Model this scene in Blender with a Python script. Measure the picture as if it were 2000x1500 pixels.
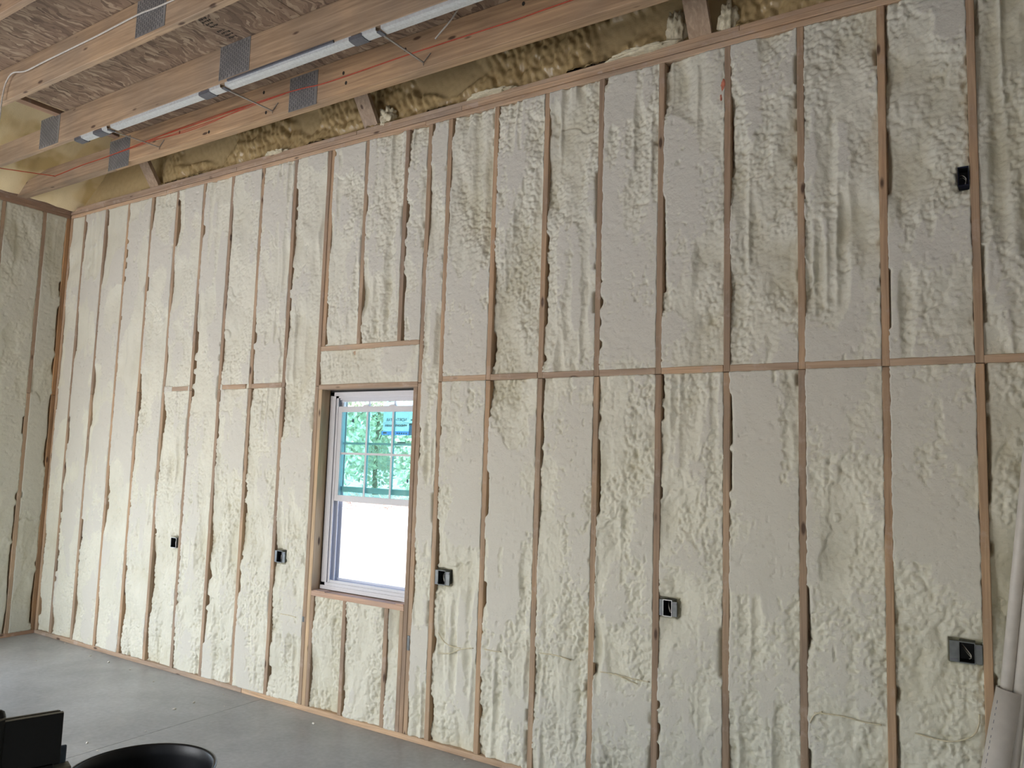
import bpy, bmesh, math, random
import numpy as np
from mathutils import Matrix, Vector

for o in list(bpy.data.objects):
    bpy.data.objects.remove(o)
random.seed(7)
rng = np.random.default_rng(11)
SC = bpy.context.scene
COL = SC.collection

# ------------------------------------------------------------------ camera, sky, lights, exposure
R = np.array([[0.84458815, 0.53451923, 0.0309847],
              [-0.02617255, 0.09901757, -0.99474143],
              [-0.53477645, 0.83933588, 0.0976188]])
CPOS = (3.31726, -4.26477, 1.94515)
cam = bpy.data.cameras.new('camera')
cam.sensor_width = 36.0
cam.lens = 36.0 * 1494.896 / 2000.0
cam.clip_start = 0.05
cam.clip_end = 400
camo = bpy.data.objects.new('camera', cam)
COL.objects.link(camo)
M3 = Matrix((R[0], -R[1], -R[2])).transposed()
camo.matrix_world = Matrix.Translation(CPOS) @ M3.to_4x4()
SC.camera = camo

world = bpy.data.worlds.new('World')
SC.world = world
world.use_nodes = True
wn = world.node_tree
wn.nodes.clear()
sky = wn.nodes.new('ShaderNodeTexSky')
sky.sky_type = 'NISHITA'
sky.sun_disc = False
sky.sun_elevation = math.radians(48)
sky.sun_rotation = math.radians(200)
sky.dust_density = 2.5
bg = wn.nodes.new('ShaderNodeBackground')
bg.inputs['Strength'].default_value = 1.15
wo = wn.nodes.new('ShaderNodeOutputWorld')
wn.links.new(sky.outputs['Color'], bg.inputs['Color'])
wn.links.new(bg.outputs[0], wo.inputs['Surface'])

sun = bpy.data.lights.new('sun', 'SUN')
sun.energy = 10.0
sun.angle = math.radians(0.6)
sun.color = (1.0, 0.95, 0.88)
suno = bpy.data.objects.new('sun', sun)
suno.rotation_euler = (math.radians(38), math.radians(20), 0)
COL.objects.link(suno)


def area(name, loc, target, sx, sy, power, color):
    l = bpy.data.lights.new(name, 'AREA')
    l.shape = 'RECTANGLE'
    l.size = sx
    l.size_y = sy
    l.energy = power
    l.color = color
    o = bpy.data.objects.new(name, l)
    o.location = loc
    d = Vector(target) - Vector(loc)
    o.rotation_euler = d.to_track_quat('-Z', 'Z').to_euler()
    COL.objects.link(o)
    return o


# daylight standing in the left doorway and the wide front door; last, an added warm fill
area('left_doorway_daylight', (-5.22, -2.55, 1.05), (0, -2.55, 1.05), 1.15, 2.1, 95, (0.66, 0.82, 1.0))
area('front_door_daylight', (-2.85, -6.75, 1.5), (-2.85, 0, 1.5), 3.6, 3.0, 112, (0.975, 0.985, 0.97))
area('front_fill_light', (3.6, -6.75, 1.7), (3.6, 0, 1.7), 1.2, 1.5, 8, (1.0, 0.93, 0.84))

SC.view_settings.view_transform = 'Standard'
SC.view_settings.look = 'None'
SC.view_settings.gamma = 1
SC.view_settings.use_curve_mapping = False
SC.view_settings.exposure = -0.34
SC.cycles.use_denoising = True
SC.cycles.max_bounces = 8
SC.cycles.diffuse_bounces = 5
SC.cycles.transparent_max_bounces = 16

# ------------------------------------------------------------------ material helpers
MATS = {}


def newmat(name):
    m = bpy.data.materials.new(name)
    m.use_nodes = True
    nt = m.node_tree
    b = nt.nodes['Principled BSDF']
    MATS[name] = m
    return m, nt, b


def nd(nt, t, **kw):
    n = nt.nodes.new(t)
    for k, v in kw.items():
        if k in n.inputs.keys():
            n.inputs[k].default_value = v
        else:
            setattr(n, k, v)
    return n


def ramp(nt, stops, interp='LINEAR'):
    r = nt.nodes.new('ShaderNodeValToRGB')
    r.color_ramp.interpolation = interp
    e = r.color_ramp.elements
    while len(e) < len(stops):
        e.new(0.5)
    for i, (p, c) in enumerate(stops):
        e[i].position = p
        e[i].color = c if len(c) == 4 else (*c, 1)
    return r


def mixc(nt, fac, a, b, mode='MIX'):
    m = nt.nodes.new('ShaderNodeMix')
    m.data_type = 'RGBA'
    m.blend_type = mode
    for s, v in ((m.inputs[0], fac), (m.inputs[6], a), (m.inputs[7], b)):
        if hasattr(v, 'is_linked') or isinstance(v, bpy.types.NodeSocket):
            nt.links.new(v, s)
        else:
            s.default_value = v if not isinstance(v, tuple) else ((*v, 1) if len(v) == 3 else v)
    return m.outputs[2]


def simple(name, col, rough=0.6, metal=0.0, bump=0.0, bscale=60, var=0.06):
    m, nt, b = newmat(name)
    b.inputs['Roughness'].default_value = rough
    b.inputs['Metallic'].default_value = metal
    tc = nd(nt, 'ShaderNodeTexCoord')
    n = nd(nt, 'ShaderNodeTexNoise', Scale=bscale, Detail=4.0)
    nt.links.new(tc.outputs['Object'], n.inputs['Vector'])
    lo = tuple(max(0, c * (1 - var * 2)) for c in col)
    hi = tuple(min(1, c * (1 + var * 2)) for c in col)
    r = ramp(nt, [(0.3, lo), (0.7, hi)])
    nt.links.new(n.outputs['Fac'], r.inputs[0])
    nt.links.new(r.outputs[0], b.inputs['Base Color'])
    if bump:
        bp = nd(nt, 'ShaderNodeBump', Strength=bump, Distance=0.004)
        nt.links.new(n.outputs['Fac'], bp.inputs['Height'])
        nt.links.new(bp.outputs[0], b.inputs['Normal'])
    return m


def wood(name, axis, base=(0.44, 0.33, 0.225), tint=(0.49, 0.375, 0.26), dark=(0.32, 0.225, 0.148), smear=0.0, knots=True):
    """sawn pine with its grain along the given world axis"""
    m, nt, b = newmat(name)
    b.inputs['Roughness'].default_value = 0.72
    geo = nd(nt, 'ShaderNodeNewGeometry')
    oi = nd(nt, 'ShaderNodeObjectInfo')
    off = nd(nt, 'ShaderNodeVectorMath', operation='MULTIPLY_ADD')
    rv = nd(nt, 'ShaderNodeCombineXYZ')
    for s in ('X', 'Y', 'Z'):
        nt.links.new(oi.outputs['Random'], rv.inputs[s])
    nt.links.new(rv.outputs[0], off.inputs[0])
    off.inputs[1].default_value = (9.3, 17.1, 5.7)
    nt.links.new(geo.outputs['Position'], off.inputs[2])
    mp = nd(nt, 'ShaderNodeMapping')
    sc = [26.0, 26.0, 26.0]
    sc['XYZ'.index(axis)] = 1.1
    mp.inputs['Scale'].default_value = sc
    nt.links.new(off.outputs[0], mp.inputs['Vector'])
    n1 = nd(nt, 'ShaderNodeTexNoise', Scale=1.6, Detail=5.0, Roughness=0.6, Distortion=0.6)
    nt.links.new(mp.outputs[0], n1.inputs['Vector'])
    n2 = nd(nt, 'ShaderNodeTexNoise', Scale=2.3, Detail=3.0)
    nt.links.new(off.outputs[0], n2.inputs['Vector'])
    r1 = ramp(nt, [(0.25, dark), (0.5, base), (0.8, tuple(min(1, c * 1.2) for c in tint))])
    nt.links.new(n1.outputs['Fac'], r1.inputs[0])
    r2 = ramp(nt, [(0.3, (0.80, 0.80, 0.84)), (0.75, (1.12, 1.04, 0.96))])
    nt.links.new(n2.outputs['Fac'], r2.inputs[0])
    c = mixc(nt, 1.0, r1.outputs[0], r2.outputs[0], 'MULTIPLY')
    # each board its own tone
    r3 = ramp(nt, [(0.0, (0.82, 0.80, 0.82)), (0.5, (1.0, 1.0, 1.0)), (1.0, (1.18, 1.10, 1.0))])
    nt.links.new(oi.outputs['Random'], r3.inputs[0])
    c = mixc(nt, 1.0, c, r3.outputs[0], 'MULTIPLY')
    if knots:
        mk = nd(nt, 'ShaderNodeMapping')
        ks = [9.0, 9.0, 9.0]
        ks['XYZ'.index(axis)] = 3.0
        mk.inputs['Scale'].default_value = ks
        nt.links.new(off.outputs[0], mk.inputs['Vector'])
        v = nd(nt, 'ShaderNodeTexVoronoi', Scale=1.0)
        nt.links.new(mk.outputs[0], v.inputs['Vector'])
        rk = ramp(nt, [(0.07, (0.9, 0.9, 0.9)), (0.13, (0, 0, 0))])
        nt.links.new(v.outputs['Distance'], rk.inputs[0])
        c = mixc(nt, rk.outputs[0], c, (0.07, 0.035, 0.02))
    if smear:
        n3 = nd(nt, 'ShaderNodeTexNoise', Scale=7.0, Detail=6.0, Roughness=0.7)
        nt.links.new(off.outputs[0], n3.inputs['Vector'])
        rs = ramp(nt, [(0.56, (0, 0, 0)), (0.66, (smear, smear, smear))])
        nt.links.new(n3.outputs['Fac'], rs.inputs[0])
        c = mixc(nt, rs.outputs[0], c, (0.56, 0.45, 0.38))
    nt.links.new(c, b.inputs['Base Color'])
    bp = nd(nt, 'ShaderNodeBump', Strength=0.35, Distance=0.003)
    nt.links.new(n1.outputs['Fac'], bp.inputs['Height'])
    nt.links.new(bp.outputs[0], b.inputs['Normal'])
    return m


def foam_mat(name, skin, cut, deep, bump=0.5, spot=0.5):
    """spray foam: glossy-ish skin, paler planed faces (attribute cut), deeper yellow in the hollows (attribute hollow)"""
    m, nt, b = newmat(name)
    b.inputs['Roughness'].default_value = 0.62
    b.inputs['Subsurface Weight'].default_value = 0.0
    geo = nd(nt, 'ShaderNodeNewGeometry')
    a1 = nd(nt, 'ShaderNodeAttribute', attribute_name='cut')
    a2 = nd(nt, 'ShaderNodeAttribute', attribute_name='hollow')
    n1 = nd(nt, 'ShaderNodeTexNoise', Scale=3.0, Detail=4.0)
    nt.links.new(geo.outputs['Position'], n1.inputs['Vector'])
    r1 = ramp(nt, [(0.3, tuple(c * 0.93 for c in skin)), (0.7, tuple(min(1, c * 1.06) for c in skin))])
    nt.links.new(n1.outputs['Fac'], r1.inputs[0])
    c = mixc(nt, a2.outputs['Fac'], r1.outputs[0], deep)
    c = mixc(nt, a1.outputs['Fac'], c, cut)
    n2 = nd(nt, 'ShaderNodeTexNoise', Scale=95.0, Detail=3.0, Roughness=0.6)
    nt.links.new(geo.outputs['Position'], n2.inputs['Vector'])
    n3 = nd(nt, 'ShaderNodeTexVoronoi', Scale=38.0)
    n3.inputs['Randomness'].default_value = 1.0
    nt.links.new(geo.outputs['Position'], n3.inputs['Vector'])
    # small open pores in the planed faces
    rp = ramp(nt, [(0.05, (spot, spot, spot)), (0.12, (0, 0, 0))])
    nt.links.new(n3.outputs['Distance'], rp.inputs[0])
    pm = nd(nt, 'ShaderNodeMath', operation='MULTIPLY')
    nt.links.new(rp.outputs[0], pm.inputs[0])
    nt.links.new(a1.outputs['Fac'], pm.inputs[1])
    c = mixc(nt, pm.outputs[0], c, tuple(x * 0.62 for x in deep))
    nt.links.new(c, b.inputs['Base Color'])
    bp = nd(nt, 'ShaderNodeBump', Strength=bump, Distance=0.004)
    nt.links.new(n2.outputs['Fac'], bp.inputs['Height'])
    nt.links.new(bp.outputs[0], b.inputs['Normal'])
    return m


STUD = wood('stud_wood', 'Z', smear=0.35)
PLATE = wood('plate_wood', 'X', base=(0.52, 0.40, 0.285), tint=(0.58, 0.46, 0.33), dark=(0.37, 0.265, 0.18), smear=0.6)
PLATE_Y = wood('side_plate_wood', 'Y', base=(0.38, 0.25, 0.17), smear=0.4)
JOIST = wood('joist_wood', 'X', base=(0.40, 0.30, 0.20), tint=(0.49, 0.37, 0.245), dark=(0.27, 0.19, 0.12))
BOARD_D = wood('brace_wood', 'Z', base=(0.40, 0.31, 0.22))
CORNER = wood('corner_wood', 'Z', base=(0.37, 0.235, 0.125), tint=(0.42, 0.27, 0.14), dark=(0.24, 0.14, 0.07))
JAMB_LIT = wood('jamb_wood_lit', 'Z', base=(0.66, 0.50, 0.31), tint=(0.74, 0.59, 0.38), dark=(0.55, 0.40, 0.23))  # paler copy of the stud wood: window light is put into the tone
SILL_LIT = wood('sill_wood_lit', 'X', base=(0.66, 0.47, 0.35), tint=(0.72, 0.53, 0.40), dark=(0.54, 0.37, 0.26), knots=False)  # lightened wood: the daylight falling on the sill is in its colour
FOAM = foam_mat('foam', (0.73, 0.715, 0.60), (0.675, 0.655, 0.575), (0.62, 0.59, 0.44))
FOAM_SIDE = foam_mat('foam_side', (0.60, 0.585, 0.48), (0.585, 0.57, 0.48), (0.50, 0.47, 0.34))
FOAM_ROOF = foam_mat('foam_roof', (0.70, 0.55, 0.29), (0.77, 0.64, 0.39), (0.46, 0.32, 0.11), bump=0.3)
FOAM_GABLE_SHADED = foam_mat('foam_gable_shaded', (0.44, 0.325, 0.16), (0.46, 0.36, 0.20), (0.24, 0.145, 0.045), bump=0.3)  # brown of a shaded recess: the shade is put into the colour
FOAM_GABLE_SHADED.node_tree.nodes['Principled BSDF'].inputs['Roughness'].default_value = 0.22
FOAM_BLOB = simple('foam_blob', (0.66, 0.60, 0.43), 0.5, bump=0.4)
CRUMB = simple('crumb', (0.80, 0.77, 0.70), 0.8, bump=0.3)
PVCW = simple('window_vinyl', (0.72, 0.72, 0.76), 0.35, var=0.01)
PIPE = simple('pipe_plastic', (0.62, 0.58, 0.53), 0.38, var=0.03, bscale=20)
STEELD = simple('galvanised_plate', (0.22, 0.215, 0.21), 0.55, 0.15, bscale=9, var=0.10)
STEELS = simple('plate_slot', (0.11, 0.11, 0.115), 0.6, 0.1)
STEELL = simple('rail_metal', (0.66, 0.69, 0.70), 0.35, 0.35, var=0.05)
STEELG = simple('dark_metal', (0.15, 0.155, 0.18), 0.45, 0.5)
RODM = simple('rod_metal', (0.40, 0.38, 0.36), 0.4, 0.6)
BOXM = simple('box_metal', (0.16, 0.175, 0.18), 0.42, 0.6, var=0.1, bscale=25)
NEARBLACK = simple('near_black', (0.012, 0.013, 0.015), 0.7)
BOXB = simple('box_blue_plastic', (0.008, 0.012, 0.035), 0.4)
RIMW = simple('box_bright_edge', (0.75, 0.76, 0.76), 0.3, 0.4)
WIREW = simple('white_cable', (0.55, 0.52, 0.47), 0.5)
WIRER = simple('orange_cable', (0.48, 0.065, 0.025), 0.45)
WIREB = simple('bare_wire', (0.35, 0.33, 0.28), 0.4, 0.4)
BLACK = simple('black_plastic', (0.010, 0.011, 0.014), 0.42, bump=0.1)
BLACKST = simple('black_steel', (0.008, 0.008, 0.007), 0.5, 0.2, bump=0.2)
FLANGE = simple('grey_steel', (0.17, 0.165, 0.13), 0.55, 0.5)
BLUEP = simple('blue_grey_paint', (0.075, 0.11, 0.155), 0.5)
PAINT = simple('wall_board', (0.34, 0.33, 0.31), 0.85)
BARK = simple('bark', (0.30, 0.25, 0.20), 0.9, bump=0.5, bscale=12)
LEAF = simple('overlit_leaves', (0.72, 0.75, 0.60), 0.6, var=0.12, bscale=1.5)  # paled to overexposure: the outdoor glare is part of the leaf colour
BRUSH = simple('dry_brush', (0.42, 0.30, 0.26), 0.9, var=0.3, bscale=3)
SAND = simple('bare_ground', (0.80, 0.74, 0.70), 0.95, bump=0.3, bscale=0.8, var=0.08)
INK = simple('ink', (0.02, 0.016, 0.012), 0.8)


def stickmat(name, col, opacity=1.0):
    """printed film on glass: daylight shines through it"""
    m = bpy.data.materials.new(name)
    m.use_nodes = True
    nt = m.node_tree
    nt.nodes.clear()
    t = nd(nt, 'ShaderNodeBsdfTranslucent')
    t.inputs[0].default_value = (*col, 1)
    d = nd(nt, 'ShaderNodeBsdfTransparent')
    mx = nd(nt, 'ShaderNodeMixShader')
    mx.inputs[0].default_value = opacity
    o = nd(nt, 'ShaderNodeOutputMaterial')
    nt.links.new(d.outputs[0], mx.inputs[1])
    nt.links.new(t.outputs[0], mx.inputs[2])
    nt.links.new(mx.outputs[0], o.inputs[0])
    return m


STKB = stickmat('sticker_blue', (0.22, 0.50, 0.85), .8)
STKD = simple('sticker_dark', (0.03, 0.08, 0.12), 0.6)
STKT = simple('sticker_text', (0.03, 0.08, 0.14), 0.6)
STKY = stickmat('sticker_cream', (0.85, 0.90, 0.72), .9)
PINK = simple('pink_foam_residue', (0.62, 0.22, 0.14), 0.8, bump=0.4)

# OSB: flakes of several tones
m, nt, b = newmat('osb')
OSB = m
b.inputs['Roughness'].default_value = 0.75
geo = nd(nt, 'ShaderNodeNewGeometry')
nz = nd(nt, 'ShaderNodeTexNoise', Scale=5.0, Detail=3.0)
nt.links.new(geo.outputs['Position'], nz.inputs['Vector'])
dm = mixc(nt, 0.18, geo.outputs['Position'], nz.outputs['Color'])
cols = []
for k, (ang, s) in enumerate(((0.25, (60, 11, 9)), (-0.5, (52, 13, 9)), (1.1, (48, 15, 9)))):
    mp = nd(nt, 'ShaderNodeMapping')
    mp.inputs['Rotation'].default_value = (0, 0, ang)
    mp.inputs['Scale'].default_value = s
    nt.links.new(dm, mp.inputs['Vector'])
    v = nd(nt, 'ShaderNodeTexVoronoi', Scale=1.0)
    nt.links.new(mp.outputs[0], v.inputs['Vector'])
    sp = nd(nt, 'ShaderNodeSeparateColor')
    nt.links.new(v.outputs['Color'], sp.inputs[0])
    cols.append((sp.outputs[0], sp.outputs[1]))
rr = [ramp(nt, [(0.0, (0.15, 0.098, 0.065)), (0.3, (0.25, 0.17, 0.115)), (0.75, (0.32, 0.225, 0.15)), (1.0, (0.46, 0.35, 0.24))]) for _ in range(3)]
for (a, _), r in zip(cols, rr):
    nt.links.new(a, r.inputs[0])
st = ramp(nt, [(0.45, (0, 0, 0)), (0.5, (1, 1, 1))])
nt.links.new(cols[1][1], st.inputs[0])
c = mixc(nt, st.outputs[0], rr[0].outputs[0], rr[1].outputs[0])
st2 = ramp(nt, [(0.68, (0, 0, 0)), (0.72, (1, 1, 1))])
nt.links.new(cols[2][1], st2.inputs[0])
c = mixc(nt, st2.outputs[0], c, rr[2].outputs[0])
nt.links.new(c, b.inputs['Base Color'])
bp = nd(nt, 'ShaderNodeBump', Strength=0.4, Distance=0.002)
nt.links.new(cols[0][0], bp.inputs['Height'])
nt.links.new(bp.outputs[0], b.inputs['Normal'])

# concrete
m, nt, b = newmat('concrete')
CONC = m
geo = nd(nt, 'ShaderNodeNewGeometry')
n1 = nd(nt, 'ShaderNodeTexNoise', Scale=0.9, Detail=6.0, Roughness=0.6, Distortion=0.4)
n2 = nd(nt, 'ShaderNodeTexNoise', Scale=30.0, Detail=5.0)
n3 = nd(nt, 'ShaderNodeTexNoise', Scale=2.4, Detail=5.0, Distortion=1.2)
for n in (n1, n2, n3):
    nt.links.new(geo.outputs['Position'], n.inputs['Vector'])
r = ramp(nt, [(0.3, (0.30, 0.31, 0.315)), (0.5, (0.39, 0.405, 0.41)), (0.7, (0.48, 0.495, 0.505))])
nt.links.new(n1.outputs['Fac'], r.inputs[0])
r2 = ramp(nt, [(0.3, (0.9, 0.9, 0.9)), (0.7, (1.08, 1.08, 1.08))])
nt.links.new(n2.outputs['Fac'], r2.inputs[0])
c = mixc(nt, 1.0, r.outputs[0], r2.outputs[0], 'MULTIPLY')
nt.links.new(c, b.inputs['Base Color'])
rr_ = ramp(nt, [(0.3, (0.28, 0.28, 0.28)), (0.7, (0.50, 0.50, 0.50))])
nt.links.new(n3.outputs['Fac'], rr_.inputs[0])
nt.links.new(rr_.outputs[0], b.inputs['Roughness'])
bp = nd(nt, 'ShaderNodeBump', Strength=0.12, Distance=0.002)
nt.links.new(n2.outputs['Fac'], bp.inputs['Height'])
nt.links.new(bp.outputs[0], b.inputs['Normal'])


def glass(name, tint, gloss=0.08):
    m = bpy.data.materials.new(name)
    m.use_nodes = True
    nt = m.node_tree
    nt.nodes.clear()
    t = nd(nt, 'ShaderNodeBsdfTransparent')
    t.inputs[0].default_value = (*tint, 1)
    g = nd(nt, 'ShaderNodeBsdfGlossy')
    g.inputs['Roughness'].default_value = 0.02
    mx = nd(nt, 'ShaderNodeMixShader')
    mx.inputs[0].default_value = gloss
    o = nd(nt, 'ShaderNodeOutputMaterial')
    nt.links.new(t.outputs[0], mx.inputs[1])
    nt.links.new(g.outputs[0], mx.inputs[2])
    nt.links.new(mx.outputs[0], o.inputs[0])
    return m


GLASS_IN = glass('tinted_glass', (0.62, 0.88, 0.87))
GLASS_OUT = glass('clear_glass', (0.84, 0.92, 0.90), 0.05)

# ------------------------------------------------------------------ geometry helpers


def link(name, me, mat=None, parent=None, kind=None, label=None, cat=None, group=None, smooth=False):
    o = bpy.data.objects.new(name, me)
    COL.objects.link(o)
    if mat is not None:
        me.materials.append(mat)
    if parent is not None:
        o.parent = parent
        o.matrix_parent_inverse = parent.matrix_basis.inverted()
    if smooth:
        me.polygons.foreach_set('use_smooth', [True] * len(me.polygons))
    tag(o, label, cat, group, kind)
    return o


def tag(o, label=None, cat=None, group=None, kind=None):
    if label:
        o['label'] = label
    if cat:
        o['category'] = cat
    if group:
        o['group'] = group
    if kind:
        o['kind'] = kind


def empty(name, loc=(0, 0, 0), **kw):
    o = bpy.data.objects.new(name, None)
    o.empty_display_size = 0.1
    o.location = loc
    COL.objects.link(o)
    tag(o, **kw)
    return o


class MB:
    def __init__(s):
        s.v = []
        s.f = []

    def box(s, x0, x1, y0, y1, z0, z1, bev=0.0):
        if bev:
            return s.bevbox(x0, x1, y0, y1, z0, z1, bev)
        n = len(s.v)
        s.v += [(x, y, z) for z in (z0, z1) for y in (y0, y1) for x in (x0, x1)]
        s.f += [tuple(n + i for i in q) for q in ((0, 2, 3, 1), (4, 5, 7, 6), (0, 1, 5, 4), (2, 6, 7, 3), (0, 4, 6, 2), (1, 3, 7, 5))]
        return s

    def bevbox(s, x0, x1, y0, y1, z0, z1, b):
        bm = bmesh.new()
        bmesh.ops.create_cube(bm, size=1.0)
        for v in bm.verts:
            v.co.x = x0 + (v.co.x + 0.5) * (x1 - x0)
            v.co.y = y0 + (v.co.y + 0.5) * (y1 - y0)
            v.co.z = z0 + (v.co.z + 0.5) * (z1 - z0)
        bmesh.ops.bevel(bm, geom=bm.edges[:], offset=b, segments=1, affect='EDGES')
        n = len(s.v)
        bm.verts.index_update()
        s.v += [tuple(v.co) for v in bm.verts]
        s.f += [tuple(n + v.index for v in f.verts) for f in bm.faces]
        bm.free()
        return s

    def prism(s, pts, axis, a0, a1):
        """polygon pts (2D) extruded along axis from a0 to a1"""
        n = len(s.v)
        k = len(pts)

        def P(p, a):
            if axis == 'X':
                return (a, p[0], p[1])
            if axis == 'Y':
                return (p[0], a, p[1])
            return (p[0], p[1], a)
        s.v += [P(p, a0) for p in pts] + [P(p, a1) for p in pts]
        s.f.append(tuple(n + i for i in range(k)))
        s.f.append(tuple(n + k + i for i in reversed(range(k))))
        for i in range(k):
            j = (i + 1) % k
            s.f.append((n + i, n + k + i, n + k + j, n + j))
        return s

    def bar(s, p0, p1, w, h, up=(0, 0, 1)):
        p0 = Vector(p0)
        p1 = Vector(p1)
        d = (p1 - p0).normalized()
        a = d.cross(Vector(up)).normalized() * (w / 2)
        c = a.cross(d).normalized() * (h / 2)
        n = len(s.v)
        for p in (p0, p1):
            for q in (-a - c, a - c, a + c, -a + c):
                s.v.append(tuple(p + q))
        s.f += [tuple(n + i for i in q) for q in ((3, 2, 1, 0), (4, 5, 6, 7), (0, 1, 5, 4), (1, 2, 6, 5), (2, 3, 7, 6), (3, 0, 4, 7))]
        return s

    def tube(s, pts, r, seg=8, cap=True, closed=False):
        pts = [Vector(p) for p in pts]
        n = len(s.v)
        k = len(pts)
        ref = Vector((0.13, 0.27, 0.95))
        for i, p in enumerate(pts):
            d = (pts[min(i + 1, k - 1)] - pts[max(i - 1, 0)]).normalized()
            a = d.cross(ref)
            if a.length < 1e-3:
                a = d.cross(Vector((1, 0, 0)))
            a.normalize()
            c = d.cross(a)
            rr = r[i] if isinstance(r, (list, tuple)) else r
            for j in range(seg):
                t = 2 * math.pi * j / seg
                s.v.append(tuple(p + (a * math.cos(t) + c * math.sin(t)) * rr))
        for i in range(k - 1):
            for j in range(seg):
                j2 = (j + 1) % seg
                s.f.append((n + i * seg + j, n + i * seg + j2, n + (i + 1) * seg + j2, n + (i + 1) * seg + j))
        if cap:
            s.f.append(tuple(n + j for j in reversed(range(seg))))
            s.f.append(tuple(n + (k - 1) * seg + j for j in range(seg)))
        return s

    def lathe(s, prof, cx, cy, seg=48):
        n = len(s.v)
        k = len(prof)
        for r, z in prof:
            for j in range(seg):
                t = 2 * math.pi * j / seg
                s.v.append((cx + r * math.cos(t), cy + r * math.sin(t), z))
        for i in range(k - 1):
            for j in range(seg):
                j2 = (j + 1) % seg
                s.f.append((n + i * seg + j, n + i * seg + j2, n + (i + 1) * seg + j2, n + (i + 1) * seg + j))
        return s

    def mesh(s, name):
        me = bpy.data.meshes.new(name)
        me.from_pydata(s.v, [], s.f)
        me.update()
        return me

    def build(s, name, mat, parent=None, **kw):
        return link(name, s.mesh(name), mat, parent, **kw)


def smooth_path(pts, n=6):
    out = []
    P = [Vector(p) for p in pts]
    for i in range(len(P) - 1):
        a, b, c, d = P[max(i - 1, 0)], P[i], P[i + 1], P[min(i + 2, len(P) - 1)]
        for k in range(n):
            t = k / n
            out.append(0.5 * ((2 * b) + (c - a) * t + (2 * a - 5 * b + 4 * c - d) * t * t + (3 * b - a - 3 * c + d) * t ** 3))
    out.append(P[-1])
    return out


# ------------------------------------------------------------------ noise (numpy)
_T = rng.random((256, 256)).astype(np.float32)
_T2 = rng.random((256, 256, 2)).astype(np.float32)


def vnoise(x, y, seed=0):
    x = x + seed * 17.31
    y = y + seed * 7.77
    ix = np.floor(x).astype(int)
    iy = np.floor(y).astype(int)
    fx = x - ix
    fy = y - iy
    fx = fx * fx * fx * (fx * (fx * 6 - 15) + 10)
    fy = fy * fy * fy * (fy * (fy * 6 - 15) + 10)
    a = _T[ix & 255, iy & 255]
    b_ = _T[(ix + 1) & 255, iy & 255]
    c_ = _T[ix & 255, (iy + 1) & 255]
    d = _T[(ix + 1) & 255, (iy + 1) & 255]
    return (a * (1 - fx) + b_ * fx) * (1 - fy) + (c_ * (1 - fx) + d * fx) * fy


def fbm(x, y, seed=0, o=3):
    s = 0
    a = 1.0
    t = 0
    for k in range(o):
        s = s + a * vnoise(x * 2 ** k, y * 2 ** k, seed + k * 3)
        t += a
        a *= 0.5
    return s / t


def fbm2(x, y, seed=0):
    return 0.72 * vnoise(x, y, seed) + 0.28 * vnoise(x * 5.3, y + 1.7, seed + 4)


def worley(x, y, seed=0):
    x = x + seed * 3.7
    y = y + seed * 11.3
    ix = np.floor(x).astype(int)
    iy = np.floor(y).astype(int)
    best = np.full(x.shape, 9.0)
    for dx in (-1, 0, 1):
        for dy in (-1, 0, 1):
            cx = ix + dx
            cy = iy + dy
            j = _T2[cx & 255, cy & 255]
            d = (cx + j[..., 0] - x) ** 2 + (cy + j[..., 1] - y) ** 2
            best = np.minimum(best, d)
    return np.sqrt(best)


def sstep(a, b_, x):
    t = np.clip((x - a) / (b_ - a), 0, 1)
    return t * t * (3 - 2 * t)


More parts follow.
